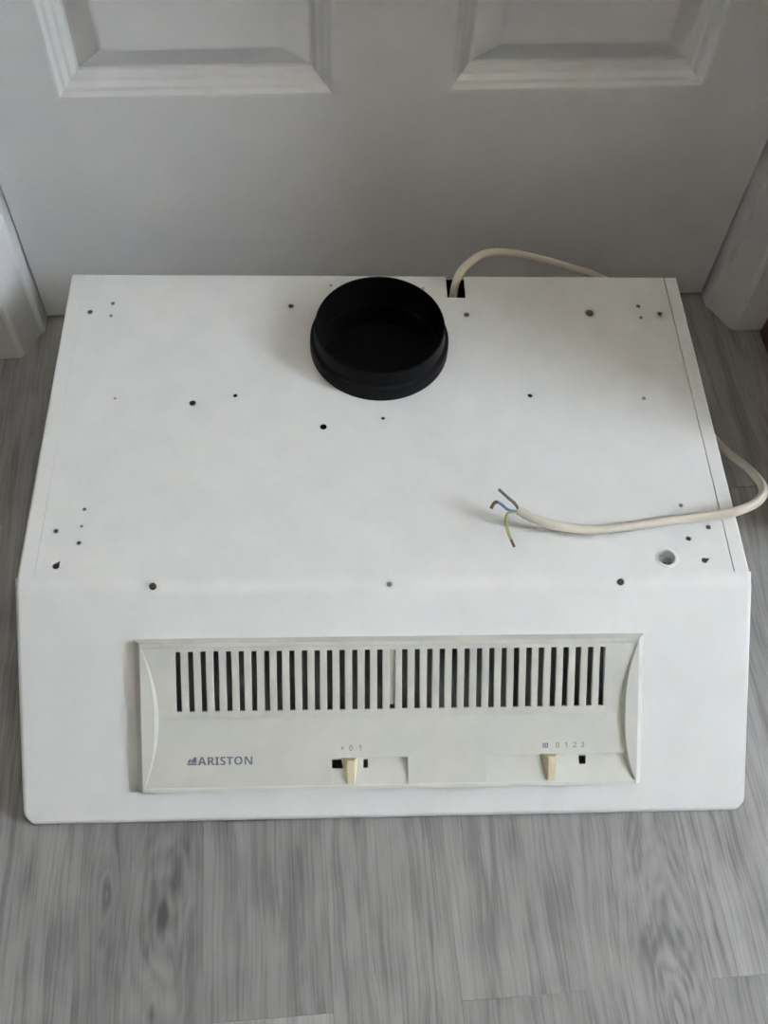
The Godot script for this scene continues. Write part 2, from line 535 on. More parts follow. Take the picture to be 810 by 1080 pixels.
func build_cabinet() -> void:
	var img := plank_image(101, [[50.0, 300.0, 9.0, 0.3]], [[30, 100, 700, 2.0, 0.4]], Color(0.36, 0.235, 0.15), Color(0.20, 0.12, 0.075), Color(0.46, 0.31, 0.20))
	var m := mat(Color.WHITE, 0.5)
	m.albedo_texture = img
	m.uv1_triplanar = true
	m.uv1_scale = Vector3(3.2, 1.1, 3.2)
	var c := Node3D.new()
	c.name = "wooden_cabinet"
	c.position = Vector3(0.4825, 0, 0.058)
	add_child(c)
	tag(c, "brown wooden cabinet standing beside the white door frame", "cabinet")
	var w := 0.52
	var dp := 0.305
	var hh := 1.75
	for x in [0.0, w - 0.018]:
		var st := st_new()
		box(st, Vector3(x, 0, 0), Vector3(x + 0.018, hh, dp - 0.02), 0.0015)
		commit("side_panel", st, m, c)
	var sb := st_new()
	box(sb, Vector3(0.018, 0.06, 0.0), Vector3(w - 0.018, hh, 0.008))
	commit("back_panel", sb, m, c)
	var sp := st_new()
	box(sp, Vector3(0.018, 0, dp - 0.06), Vector3(w - 0.018, 0.06, dp - 0.045))
	commit("plinth", sp, m, c)
	var stp := st_new()
	box(stp, Vector3(-0.0, hh, 0.0), Vector3(w, hh + 0.02, dp), 0.003)
	commit("top", stp, m, c)
	for k in 2:
		var a := 0.001 + k * w * 0.5
		var sd := st_new()
		box(sd, Vector3(a, 0.062, dp - 0.0195), Vector3(a + w * 0.5 - 0.002, hh - 0.002, dp), 0.003)
		var dr := commit("door", sd, m, c)
		var kn := lathe([[0.006, 0.0], [0.006, 0.010], [0.013, 0.014], [0.015, 0.020], [0.012, 0.025], [0.0, 0.027]], 24)
		var ko := commit_raw("knob", kn, M.dark_steel, dr)
		ko.rotation.x = PI / 2
		ko.position = Vector3(w * 0.5 + (-0.03 if k == 0 else 0.03), 0.95, dp)

# ------------------------------------------------------------------ the cooker hood
func build_hood() -> void:
	var hood := Node3D.new()
	hood.name = "cooker_hood"
	hood.position = Vector3(0.0253, 0.0, 0.4150)
	hood.rotation.y = -0.05295
	add_child(hood)
	tag(hood, "white metal cooker hood with black duct collar, standing on the plank floor", "cooker hood")

	# top sheet with its drilled holes, cable notch and collar opening
	var holes := [
		[-0.2759, -0.2935, 0.0022], [-0.2557, -0.3045, 0.0017], [-0.2557, -0.2888, 0.0015], [-0.2414, -0.1900, 0.0012],
		[-0.1717, -0.1846, 0.0027], [-0.1340, -0.1932, 0.0018], [-0.0855, -0.3017, 0.0022], [-0.0542, -0.1579, 0.0027],
		[-0.0007, -0.1673, 0.0016], [0.0838, -0.2915, 0.0025], [0.2539, -0.3034, 0.0017], [0.2543, -0.2886, 0.0014],
		[0.2739, -0.2936, 0.0022], [0.1352, -0.1930, 0.0020], [0.2405, -0.1896, 0.0018], [-0.2538, -0.0730, 0.0015],
		[-0.2541, -0.0564, 0.0013], [-0.2543, -0.0401, 0.0016], [-0.2744, -0.0520, 0.0018], [-0.2698, -0.0191, 0.0024, -1.05, 0.0032],
		[0.2533, -0.0733, 0.0017], [0.2729, -0.0513, 0.0018], [0.2536, -0.0403, 0.0019],
		[0.2632, -0.0192, 0.0022, -0.35, 0.0026], [-0.0471, -0.3294, 0.0014], [0.0432, -0.3261, 0.0014],
		[0.2317, -0.0222, 0.0066], [0.2047, -0.2945, 0.0036]]
	commit("top_panel", top_sheet(holes), M.enamel, hood)

	# side panels with a folded flange along the top
	for sd in [-1.0, 1.0]:
		var st := st_new()
		var x1: float = sd * 0.2995
		var x0: float = sd * 0.2980
		var poly := PackedVector2Array([Vector2(-TOPD, 0.0005), Vector2(-TOPD, H - 0.0022), Vector2(-0.012, H - 0.0022), Vector2(0.0, H - 0.010), Vector2(0.138, 0.0065), Vector2(0.138, 0.0005)])
		prism(st, poly, x0, x1, func(v: Vector2, t: float): return Vector3(t, v.y, v.x))
		# flange and its rounded shoulder
		var inner: float = sd * (0.2858 if sd < 0 else 0.2866)
		var za := -TOPD
		var zb := -0.0080
		var sec := [Vector2(inner, H - 0.0014), Vector2(inner, H), Vector2(sd * 0.2972, H), Vector2(sd * 0.2986, H - 0.0004), Vector2(sd * 0.2993, H - 0.0012), Vector2(x1, H - 0.0022)]
		for i in sec.size() - 1:
			var p: Vector2 = sec[i]
			var q: Vector2 = sec[i + 1]
			quad(st, Vector3(p.x, p.y, za), Vector3(q.x, q.y, za), Vector3(q.x, q.y, zb), Vector3(p.x, p.y, zb), Vector3(sd if i > 0 else -sd, 2.0 if i > 0 else 0.0, 0))
		var lip: float = sd * 0.2790
		quad(st, Vector3(inner, H - 0.0014, za), Vector3(lip, H - 0.0014, za), Vector3(lip, H - 0.0014, zb), Vector3(inner, H - 0.0014, zb), Vector3.UP)
		commit("side_panel", st, M.enamel, hood)
	# back panel
	var bk := st_new()
	box(bk, Vector3(-0.2978, 0.0005, -TOPD + 0.0005), Vector3(0.2978, H - 0.0016, -TOPD + 0.0013))
	commit("back_panel", bk, M.enamel, hood)
	# black box and plate, added to darken the hood interior and cable notch
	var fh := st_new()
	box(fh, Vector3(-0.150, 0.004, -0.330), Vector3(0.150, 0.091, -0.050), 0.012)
	commit("added_dark_box", fh, M.black, hood)
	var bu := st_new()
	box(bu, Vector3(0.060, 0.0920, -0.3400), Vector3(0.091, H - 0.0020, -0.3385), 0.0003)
	commit("added_notch_plate", bu, M.black, hood)

	build_front_panel(hood)
	build_collar(hood)
	build_controls(hood)
	build_fixings(hood)
	build_cable(hood)

func top_sheet(holes: Array) -> SurfaceTool:
	# the sheet is laid out in cells; each hole sits in a square cell of its own
	var st := st_new()
	var th := 0.0008
	var x0 := -0.2856
	var x1 := 0.2856
	var z0 := -TOPD
	var z1 := -0.0080
	var patches := []                      # [cx, cz, half, radius, tail angle, tail length]
	for q in holes:
		var r: float = q[2] * 1.15
		var tail: float = q[4] if q.size() > 4 else 0.0
		patches.append([q[0], q[1], r + tail + 0.0004, r, q[3] if q.size() > 3 else 0.0, tail])
	patches.append([-0.002, -0.2515, 0.0584, 0.058, 0.0, 0.0])
	var xs := [x0, x1, 0.0666, 0.0844]
	var zs := [z0, z1, -0.3137]
	for p in patches:
		xs.append(p[0] - p[2]); xs.append(p[0] + p[2])
		zs.append(p[1] - p[2]); zs.append(p[1] + p[2])
	xs.sort(); zs.sort()
	for i in xs.size() - 1:
		for j in zs.size() - 1:
			if xs[i + 1] - xs[i] < 1e-7 or zs[j + 1] - zs[j] < 1e-7:
				continue
			var cx: float = (xs[i] + xs[i + 1]) * 0.5
			var cz: float = (zs[j] + zs[j + 1]) * 0.5
			if cx > 0.0666 and cx < 0.0844 and cz < -0.3137:
				continue
			var inside := false
			for p in patches:
				if absf(cx - p[0]) < p[2] and absf(cz - p[1]) < p[2]:
					inside = true
			if not inside:
				quad(st, Vector3(xs[i], H, zs[j]), Vector3(xs[i + 1], H, zs[j]), Vector3(xs[i + 1], H, zs[j + 1]), Vector3(xs[i], H, zs[j + 1]), Vector3.UP)
	for p in patches:
		var n := 64 if p[3] > 0.02 else 24
		for k in n:
			var v := []
			for t in [TAU * k / n + PI / 4, TAU * (k + 1) / n + PI / 4]:
				var d := Vector3(cos(t), 0, sin(t))
				var sq: float = p[2] / maxf(absf(d.x), absf(d.z))
				var dt := angle_difference(t, p[4])
				var r: float = p[3] + p[5] * exp(-dt * dt / 0.06)
				v.append(Vector3(p[0], H, p[1]) + d * sq)
				v.append(Vector3(p[0], H, p[1]) + d * r)
			quad(st, v[0], v[2], v[3], v[1], Vector3.UP)
			var dn := Vector3(0, -th, 0)
			quad(st, v[1], v[3], v[3] + dn, v[1] + dn, Vector3(p[0], H, p[1]) - v[1])
	# cut edges of the sheet and of the cable notch
	for e in [[x0, z0, 0.0666, z0, 0, -1], [0.0844, z0, x1, z0, 0, -1], [0.0666, z0, 0.0666, -0.3137, 1, 0], [0.0844, z0, 0.0844, -0.3137, -1, 0], [0.0666, -0.3137, 0.0844, -0.3137, 0, -1], [x0, z0, x0, z1, -1, 0], [x1, z0, x1, z1, 1, 0]]:
		quad(st, Vector3(e[0], H, e[1]), Vector3(e[2], H, e[3]), Vector3(e[2], H - th, e[3]), Vector3(e[0], H - th, e[1]), Vector3(e[4], 0, e[5]))
	return st

func build_front_panel(hood: Node3D) -> void:
	# sheet that laps over the top, folds, slopes down and rolls under; its ends are rounded too
	var ang := atan2(H - 0.006, FRONT)
	var prof := []                         # [z, y, normal angle from vertical]
	var lift := 0.0001
	prof.append([-0.0085, H + lift, 0.0])
	var r := 0.022
	var tl := r * tan(ang * 0.5)
	for k in 9:
		var a := ang * k / 8.0
		prof.append([-tl + r * sin(a), H + lift - r + r * cos(a), a])
	var dz := cos(ang)
	var dy := -sin(ang)
	var rb := 0.005
	var nz := sin(ang)
	var ny := cos(ang)
	var s_end := (H - (0.0006 + rb + rb * cos(ang))) / sin(ang)      # the roll just clears the floor
	var rows := [0.020, 0.035, 0.0505, 0.1040, 0.125, 0.1442, 0.1530, 0.170, s_end - 0.0064, s_end - 0.0052, s_end - 0.0040, s_end - 0.0028, s_end - 0.0016, s_end - 0.0008, s_end]
	for s in rows:
		prof.append([s * dz + lift * nz, H + s * dy + lift * ny, ang])
	var last: Array = prof[-1]
	var cz: float = last[0] - nz * rb
	var cyy: float = last[1] - ny * rb
	for k in range(1, 13):
		var a := lerpf(ang, PI, k / 12.0)
		prof.append([cz + sin(a) * rb, cyy + cos(a) * rb, a])
	var st := SurfaceTool.new()
	st.begin(Mesh.PRIMITIVE_TRIANGLES)
	var re := 0.0048
	var cols := []                         # [x, inward offset, tilt]
	for k in 9:
		var a := PI / 2 * (1.0 - k / 8.0)
		cols.append([-0.3003 + re - re * sin(a), re * (1.0 - cos(a)), -a])
	var openings := [[-0.1735, 0.1761, 0.0505, 0.1040], [-0.0485, -0.0180, 0.1442, 0.1530], [0.1280, 0.1628, 0.1442, 0.1530]]   # behind the vent slots and the two slider slits
	for x in [-0.25, -0.1735, -0.1, -0.0485, -0.0180, 0.05, 0.1280, 0.1628, 0.1761, 0.25]:
		cols.append([x, 0.0, 0.0])
	for k in 9:
		var a := PI / 2 * k / 8.0
		cols.append([0.3003 - re + re * sin(a), re * (1.0 - cos(a)), a])
	var grid := []
	var corner := 0.008                    # the lower corners are rounded in the plane of the face
	for pi in prof.size():
		var pr: Array = prof[pi]
		var row := []
		var along: float = (pr[0] * dz + (pr[1] - H) * dy) - (s_end - 0.8 * corner)
		if pr[2] > ang + 0.001:
			along = corner * lerpf(0.8, 1.0, clampf((pr[2] - ang) / 1.2, 0.0, 1.0))
		var dd := clampf(along / corner, 0.0, 1.0)
		var pull := 1.0 - corner * (1.0 - sqrt(1.0 - dd * dd)) / 0.3003
		var lap: float = clampf((pr[0] + 0.0085) / 0.008, 0.12, 1.0)     # the lap is thin, the face is deeper
		for cq in cols:
			var off: float = cq[1] * lap
			var n := Vector3(sin(cq[2]), cos(cq[2]) * cos(pr[2]), cos(cq[2]) * sin(pr[2]))
			row.append([Vector3(cq[0] * pull, pr[1] - off * cos(pr[2]), pr[0] - off * sin(pr[2])), n])
		grid.append(row)
	for i in grid.size() - 1:
		for j in cols.size() - 1:
			var mid: Vector3 = (grid[i][j][0] + grid[i + 1][j + 1][0]) * 0.5
			var s_mid := (mid.z * dz + (mid.y - H) * dy)
			var open := false
			for w in openings:
				if mid.x > w[0] and mid.x < w[1] and s_mid > w[2] and s_mid < w[3]:
					open = true
			if open:
				continue
			for t in [[[i, j], [i + 1, j], [i + 1, j + 1]], [[i, j], [i + 1, j + 1], [i, j + 1]]]:
				var v := []
				var n := []
				for q in t:
					v.append(grid[q[0]][q[1]][0])
					n.append(grid[q[0]][q[1]][1])
				facet(st, v, n)
	# the thin cut edge of the lap
	for j in cols.size() - 1:
		var a: Vector3 = grid[0][j][0]
		var b: Vector3 = grid[0][j + 1][0]
		var dn := Vector3(0, 0.0012, 0)
		var nb := [Vector3(0, 0, -1), Vector3(0, 0, -1), Vector3(0, 0, -1)]
		facet(st, [a, b, b - dn], nb)
		facet(st, [a, b - dn, a - dn], nb)
	commit_raw("front_panel", st, M.enamel, hood)

func build_collar(hood: Node3D) -> void:
	var prof := [[0.0560, -0.004], [0.0640, -0.001], [0.0646, 0.0], [0.0648, 0.0015], [0.0645, 0.0125], [0.0636, 0.0145], [0.0612, 0.0158], [0.0606, 0.0172], [0.0597, 0.0300], [0.0592, 0.0312], [0.0586, 0.0315], [0.0580, 0.0310], [0.0576, 0.0295], [0.0565, -0.030]]
	var c := commit_raw("duct_collar", lathe(prof, 96), M.black, hood)
	c.position = Vector3(-0.002, H, -0.2515)
	c.set_meta("label", "black plastic round duct collar")
	var fl := commit_raw("damper_flap", lathe([[0.0, -0.0290], [0.0563, -0.0290], [0.0568, -0.0296], [0.0568, -0.032], [0.0, -0.0325]], 96), M.black, c)
	fl.position.y = -0.0

func build_controls(hood: Node3D) -> void:
	# local frame: x across, y out of the sloping front, z down the slope from the fold
	var cp := Node3D.new()
	cp.name = "control_panel"
	cp.position = Vector3(0.0013, H, 0.0)
	cp.rotation.x = atan2(H - 0.006, FRONT)
	cp.set_meta("label", "cream plastic control panel with vent slots and slider switches")
	hood.add_child(cp)
	var hw := 0.2075
	var s0 := 0.0430
	var s1 := 0.1695
	var hr := 0.0095                     # rim height
	var t0 := 0.0490                     # where the hollow starts and ends
	var t1 := 0.1640
	var fold := 0.1085
	var half := func(s: float) -> float:
		var k := (s - 0.1070) / 0.0575
		return 0.2003 - 0.0115 * (1.0 - k * k)
	var n_of := func(s: float) -> float:
		if s < fold:
			return lerpf(0.0088, 0.0045, (s - t0) / (fold - t0))
		return lerpf(0.0045, 0.0085, (s - fold) / (t1 - fold))
	# --- rim: outer skirt, top, the two crescents and their inner walls
	var st := st_new()
	var ch := 0.0022
	var o0 := [Vector3(-hw, 0, s0), Vector3(hw, 0, s0), Vector3(hw, 0, s1), Vector3(-hw, 0, s1)]
	var cx := 0.0056                     # the ends slope away more than the long sides
	var o1 := [Vector3(-hw + 0.0006, 0.0030, s0 + 0.0006), Vector3(hw - 0.0006, 0.0030, s0 + 0.0006), Vector3(hw - 0.0006, 0.0030, s1 - 0.0006), Vector3(-hw + 0.0006, 0.0030, s1 - 0.0006)]
	var o2 := [Vector3(-hw + cx, hr, s0 + ch), Vector3(hw - cx, hr, s0 + ch), Vector3(hw - cx, hr, s1 - ch), Vector3(-hw + cx, hr, s1 - ch)]
	var outs := [Vector3(0, 0.3, -1), Vector3(1, 0.3, 0), Vector3(0, 0.3, 1), Vector3(-1, 0.3, 0)]
	for k in 4:
		quad(st, o0[k], o0[(k + 1) % 4], o1[(k + 1) % 4], o1[k], outs[k])
		quad(st, o1[k], o1[(k + 1) % 4], o2[(k + 1) % 4], o2[k], outs[k] + Vector3(0, 1, 0))
	# top and bottom strips of the rim
	quad(st, Vector3(-hw + cx, hr, s0 + ch), Vector3(hw - cx, hr, s0 + ch), Vector3(0.2003, hr, t0 - 0.001), Vector3(-0.2003, hr, t0 - 0.001), Vector3.UP)
	quad(st, Vector3(-0.2003, hr, t0 - 0.001), Vector3(0.2003, hr, t0 - 0.001), Vector3(0.2003, 0.0088, t0), Vector3(-0.2003, 0.0088, t0), Vector3(0, 1, 1))
	quad(st, Vector3(-0.2003, hr - 0.0005, t1 + 0.001), Vector3(0.2003, hr - 0.0005, t1 + 0.001), Vector3(hw - cx, hr, s1 - ch), Vector3(-hw + cx, hr, s1 - ch), Vector3.UP)
	quad(st, Vector3(-0.2003, 0.0085, t1), Vector3(0.2003, 0.0085, t1), Vector3(0.2003, hr - 0.0005, t1 + 0.001), Vector3(-0.2003, hr - 0.0005, t1 + 0.001), Vector3(0, 1, -1))
	var rows := 28
	for i in rows:
		var sa := lerpf(t0, t1, float(i) / rows)
		var sb := lerpf(t0, t1, float(i + 1) / rows)
		for sd in [-1.0, 1.0]:
			var ia: float = half.call(sa)
			var ib: float = half.call(sb)
			var da: float = hr - n_of.call(sa)
			var db: float = hr - n_of.call(sb)
			var wa := ia + 0.55 * da
			var wb := ib + 0.55 * db
			# crescent
			quad(st, Vector3(sd * (hw - cx), hr, sa), Vector3(sd * wa, hr, sa), Vector3(sd * wb, hr, sb), Vector3(sd * (hw - cx), hr, sb), Vector3.UP)
			# inner wall
			quad(st, Vector3(sd * wa, hr, sa), Vector3(sd * ia, n_of.call(sa), sa), Vector3(sd * ib, n_of.call(sb), sb), Vector3(sd * wb, hr, sb), Vector3(-sd, 1, 0))
	for sd in [-1.0, 1.0]:               # little end pieces of the crescents
		quad(st, Vector3(sd * (hw - cx), hr, s0 + ch), Vector3(sd * 0.2003, hr, t0 - 0.001), Vector3(sd * 0.2003, hr, t0), Vector3(sd * (hw - cx), hr, t0), Vector3.UP)
		quad(st, Vector3(sd * (hw - cx), hr, t1), Vector3(sd * 0.2003, hr, t1), Vector3(sd * 0.2003, hr, t1 + 0.001), Vector3(sd * (hw - cx), hr, s1 - ch), Vector3.UP)
	commit("rim", st, M.cream, cp)
	# --- upper hollow: plain ends, strip above and below the slots
	var pitch := 0.01013
	var sw := 0.0042                     # slot width
	var g0 := 0.0520
	var g1 := 0.1022
	var xf := -17.0 * pitch - sw * 0.5   # left edge of the first slot
	var th := 0.0026
	st = st_new()
	var rows_s := []
	for i in 17:
		rows_s.append(lerpf(t0, fold, i / 16.0))
	rows_s.append(g0); rows_s.append(g1)
	rows_s.sort()
	for i in rows_s.size() - 1:
		var sa: float = rows_s[i]
		var sb: float = rows_s[i + 1]
		if sb - sa < 1e-6:
			continue
		var mid := (sa + sb) * 0.5
		var na: float = n_of.call(sa)
		var nb: float = n_of.call(sb)
		if mid > g0 and mid < g1:
			for sd in [-1.0, 1.0]:
				quad(st, Vector3(sd * half.call(sa), na, sa), Vector3(sd * -xf, na, sa), Vector3(sd * -xf, nb, sb), Vector3(sd * half.call(sb), nb, sb), Vector3.UP)
				quad(st, Vector3(sd * -xf, na, sa), Vector3(sd * -xf, na - th, sa), Vector3(sd * -xf, nb - th, sb), Vector3(sd * -xf, nb, sb), Vector3(-sd, 0, 0))
		else:
			quad(st, Vector3(-half.call(sa), na, sa), Vector3(half.call(sa), na, sa), Vector3(half.call(sb), nb, sb), Vector3(-half.call(sb), nb, sb), Vector3.UP)
	for e in [[g0, 1.0], [g1, -1.0]]:
		var n: float = n_of.call(e[0])
		quad(st, Vector3(xf, n, e[0]), Vector3(-xf, n, e[0]), Vector3(-xf, n - th, e[0]), Vector3(xf, n - th, e[0]), Vector3(0, 0, e[1]))
	commit("grille_surround", st, M.cream, cp)
	# --- the bars between the slots
	var bw := pitch - sw
	var na0: float = n_of.call(g0)
	var nb0: float = n_of.call(g1)
	var bst := st_new()
	var b := 0.0005
	var hb := bw * 0.5
	for sd in [-1.0, 1.0]:
		quad(bst, Vector3(sd * (hb - b), na0, g0), Vector3(sd * hb, na0 - b, g0), Vector3(sd * hb, nb0 - b, g1), Vector3(sd * (hb - b), nb0, g1), Vector3(sd, 1, 0))
		quad(bst, Vector3(sd * hb, na0 - b, g0), Vector3(sd * hb, na0 - th, g0), Vector3(sd * hb, nb0 - th, g1), Vector3(sd * hb, nb0 - b, g1), Vector3(sd, 0, 0))
	quad(bst, Vector3(-hb + b, na0, g0), Vector3(hb - b, na0, g0), Vector3(hb - b, nb0, g1), Vector3(-hb + b, nb0, g1), Vector3.UP)
	quad(bst, Vector3(-hb, na0 - th, g0), Vector3(hb, na0 - th, g0), Vector3(hb, nb0 - th, g1), Vector3(-hb, nb0 - th, g1), Vector3.DOWN)
	bst.generate_normals()
	var bar: ArrayMesh = bst.commit()
	for i in 34:
		put("vent_bar", bar, M.cream, cp, Vector3((i - 16.5) * pitch, 0, 0))
	# the pale blanking strip that fills the middle slot but for its lower end
	st = st_new()
	quad(st, Vector3(-sw * 0.5, na0 - 0.0016, g0), Vector3(sw * 0.5, na0 - 0.0016, g0), Vector3(sw * 0.5, nb0 - 0.0014, g1 - 0.0035), Vector3(-sw * 0.5, nb0 - 0.0014, g1 - 0.0035), Vector3.UP)
	quad(st, Vector3(-sw * 0.5, nb0 - 0.0014, g1 - 0.0035), Vector3(sw * 0.5, nb0 - 0.0014, g1 - 0.0035), Vector3(sw * 0.5, 0.0002, g1 - 0.0035), Vector3(-sw * 0.5, 0.0002, g1 - 0.0035), Vector3(0, 0, 1))
	commit("slot_blank", st, mat(Color(0.70, 0.68, 0.64), 0.6), cp)
	# --- lower face with the wedge shaped slider channel
	var c0 := 0.1418                     # upper edge of the channel
	var cx0 := -0.0500
	var bx0 := 0.0130
	var bx1 := 0.0770
	var depth := 0.0012                  # channel floor at its deep, upper edge
	var fl := func(s: float) -> float: return lerpf(depth, 0.0083, clampf((s - c0 - 0.001) / (t1 - 0.001 - c0), 0, 1))
	st = st_new()
	var cuts := []
	for i in 11:
		cuts.append(lerpf(fold, t1, i / 10.0))
	cuts.append(c0)
	cuts.sort()
	for i in cuts.size() - 1:
		var sa: float = cuts[i]
		var sb: float = cuts[i + 1]
		if sb - sa < 1e-6:
			continue
		var na: float = n_of.call(sa)
		var nb: float = n_of.call(sb)
		var ha: float = half.call(sa)
		var hbb: float = half.call(sb)
		if (sa + sb) * 0.5 < c0:
			quad(st, Vector3(-ha, na, sa), Vector3(ha, na, sa), Vector3(hbb, nb, sb), Vector3(-hbb, nb, sb), Vector3.UP)
		else:
			quad(st, Vector3(-ha, na, sa), Vector3(cx0, na, sa), Vector3(cx0, nb, sb), Vector3(-hbb, nb, sb), Vector3.UP)
			quad(st, Vector3(bx0, na, sa), Vector3(bx1, na, sa), Vector3(bx1, nb, sb), Vector3(bx0, nb, sb), Vector3.UP)
			for w in [[cx0, 1.0], [bx0, -1.0], [bx1, 1.0]]:
				quad(st, Vector3(w[0], na, sa), Vector3(w[0], fl.call(sa), sa), Vector3(w[0], fl.call(sb), sb), Vector3(w[0], nb, sb), Vector3(w[1], 0, 0))
			# the crescent's wall runs on down to the channel floor
			quad(st, Vector3(ha, na, sa), Vector3(ha - 0.0006, fl.call(sa), sa), Vector3(hbb - 0.0006, fl.call(sb), sb), Vector3(hbb, nb, sb), Vector3(-1, 0, 0))
	var nc: float = n_of.call(c0)
	for w in [[cx0, bx0], [bx1, half.call(c0)]]:
		quad(st, Vector3(w[0], nc, c0), Vector3(w[1], nc, c0), Vector3(w[1], depth, c0 + 0.001), Vector3(w[0], depth, c0 + 0.001), Vector3(0, 0, 1))
	# channel floor, open along the two slider slits
	var slits := [[-0.0492, -0.0198], [0.1270, 0.1610]]
	var z_a := 0.1450
	var z_b := 0.1520
	for ch_i in 2:
		var wx0: float = [cx0, bx1][ch_i]
		var e: float = [bx0, 0.0][ch_i]
		for band in [[c0 + 0.001, z_a, 0], [z_a, z_b, 1], [z_b, 0.157, 0], [0.157, t1, 0]]:
			var sa: float = band[0]
			var sb: float = band[1]
			var ea: float = e if ch_i == 0 else half.call(sa) - 0.0006
			var eb: float = e if ch_i == 0 else half.call(sb) - 0.0006
			var na: float = fl.call(sa)
			var nb: float = fl.call(sb)
			if band[2] == 0:
				quad(st, Vector3(wx0, na, sa), Vector3(ea, na, sa), Vector3(eb, nb, sb), Vector3(wx0, nb, sb), Vector3.UP)
			else:
				quad(st, Vector3(wx0, na, sa), Vector3(slits[ch_i][0], na, sa), Vector3(slits[ch_i][0], nb, sb), Vector3(wx0, nb, sb), Vector3.UP)
				quad(st, Vector3(slits[ch_i][1], na, sa), Vector3(ea, na, sa), Vector3(eb, nb, sb), Vector3(slits[ch_i][1], nb, sb), Vector3.UP)
	commit("lower_face", st, M.cream, cp)
	for tg in [[-0.0400, -0.0236], [0.1300, 0.1552]]:      # each slider's tongue covers part of its slit
		st = st_new()
		var ta: float = fl.call(z_a) - 0.0003
		var tb: float = fl.call(z_b) - 0.0003
		quad(st, Vector3(tg[0], ta, z_a), Vector3(tg[1], ta, z_a), Vector3(tg[1], tb, z_b), Vector3(tg[0], tb, z_b), Vector3.UP)
		quad(st, Vector3(tg[1], ta, z_a), Vector3(tg[1], -0.0015, z_a), Vector3(tg[1], -0.0015, z_b), Vector3(tg[1], tb, z_b), Vector3(1, 0, 0))
		commit("slider_tongue", st, M.cream, cp)
	# --- slider knobs: ridged tabs
	for kx in [-0.0340, 0.1308]:
		st = st_new()
		var za := c0 + 0.0012
		var zb := 0.1632
		var pa := [Vector3(-0.0080, fl.call(za) + 0.0002, za), Vector3(-0.0026, 0.0100, za), Vector3(0.0030, 0.0100, za), Vector3(0.0062, fl.call(za) + 0.0002, za)]
		var low: float = fl.call(zb) + 0.0001
		var sh: float = (0.0100 - low) / (0.0100 - float(fl.call(za)))      # the flanks run out where the channel does
		var pb := [Vector3(-0.0026 - 0.0054 * sh, low, zb), Vector3(-0.0026, 0.0100, zb - 0.0008), Vector3(0.0030, 0.0100, zb - 0.0008), Vector3(0.0030 + 0.0032 * sh, low, zb)]
		for i in 3:
			quad(st, pa[i], pa[i + 1], pb[i + 1], pb[i], Vector3(i - 1.0, 0.5, 0))
		quad(st, pa[0], pa[1], pa[2], pa[3], Vector3(0, 0, -1))
		quad(st, pb[0], pb[1], pb[2], pb[3], Vector3(0, 0, 1))
		var k := commit("slider_knob", st, M.knob, cp)
		k.position.x = kx
		k.set_meta("label", "beige slider knob")
	# --- printing: maker's name and emblem, switch symbols
	var tilt := atan2(0.0085 - 0.0045, t1 - fold)
	var on := func(x: float, s: float) -> Transform3D:
		# text lies in its own xy plane: its x across, its y up the slope
		var bz := Vector3(0, cos(tilt), -sin(tilt))
		var by := Vector3(0, -sin(tilt), -cos(tilt))
		return Transform3D(Basis(Vector3(1, 0, 0), by, bz), Vector3(x, n_of.call(s) + 0.0001, s))
	var font := SystemFont.new()
	font.font_names = PackedStringArray(["Droid Sans"])
	font.font_weight = 700
	text(cp, "lettering", "ARISTON", font, 0.0066, on.call(-0.1353, 0.1428), 1.14, M.print)
	st = st_new()
	var put_poly := func(pts: Array) -> void:
		prism(st, PackedVector2Array(pts), 0.0, 0.0002, func(v: Vector2, t: float): return Vector3(v.x, v.y, t))
	put_poly.call([Vector2(-0.0040, -0.0024), Vector2(0.0036, -0.0024), Vector2(0.0036, -0.0014), Vector2(-0.0040, -0.0014)])
	put_poly.call([Vector2(-0.0040, -0.0008), Vector2(-0.0022, -0.0008), Vector2(-0.0006, 0.0014), Vector2(-0.0024, 0.0014)])
	put_poly.call([Vector2(-0.0012, -0.0008), Vector2(0.0036, -0.0008), Vector2(0.0036, 0.0030), Vector2(0.0018, 0.0030), Vector2(0.0018, 0.0004), Vector2(-0.0003, 0.0004)])
	var em := commit("emblem", st, M.print, cp)
	em.transform = on.call(-0.1622, 0.1428) * Transform3D(Basis.from_scale(Vector3(0.98, 1.2, 1)), Vector3.ZERO)
	# light switch symbols and fan speed symbols
	st = st_new()
	lathe_disc(st, 0.0012)
	var sy := commit("lamp_symbol", st, M.print_faint, cp)
	sy.transform = on.call(-0.0407, 0.1340)
	text(cp, "switch_mark", "0", font, 0.0030, on.call(-0.0337, 0.1340), 1.0, M.print_faint)
	text(cp, "switch_mark", "1", font, 0.0030, on.call(-0.0262, 0.1340), 1.0, M.print_faint)
	st = st_new()
	box(st, Vector3(-0.0022, -0.0019, 0), Vector3(-0.0013, 0.0019, 0.0002))
	box(st, Vector3(0.0013, -0.0019, 0), Vector3(0.0022, 0.0019, 0.0002))
	box(st, Vector3(-0.0013, 0.0011, 0), Vector3(0.0013, 0.0019, 0.0002))
	box(st, Vector3(-0.0013, -0.0019, 0), Vector3(0.0013, -0.0011, 0.0002))
	lathe_disc(st, 0.0008)
	sy = commit("fan_symbol", st, M.print, cp)
	sy.transform = on.call(0.1262, 0.1345)
	var i2 := 0
	for x in [0.1364, 0.1436, 0.1506, 0.1572]:
		text(cp, "switch_mark", str(i2), font, 0.0030, on.call(x, 0.1345), 1.0, M.print_faint)
		i2 += 1

func lathe_disc(st: SurfaceTool, r: float) -> void:
	for k in 16:
		var a := TAU * k / 16
		var b := TAU * (k + 1) / 16
		tri(st, Vector3(0, 0, 0.0002), Vector3(cos(a) * r, sin(a) * r, 0.0002), Vector3(cos(b) * r, sin(b) * r, 0.0002), Vector3(0, 0, 1))

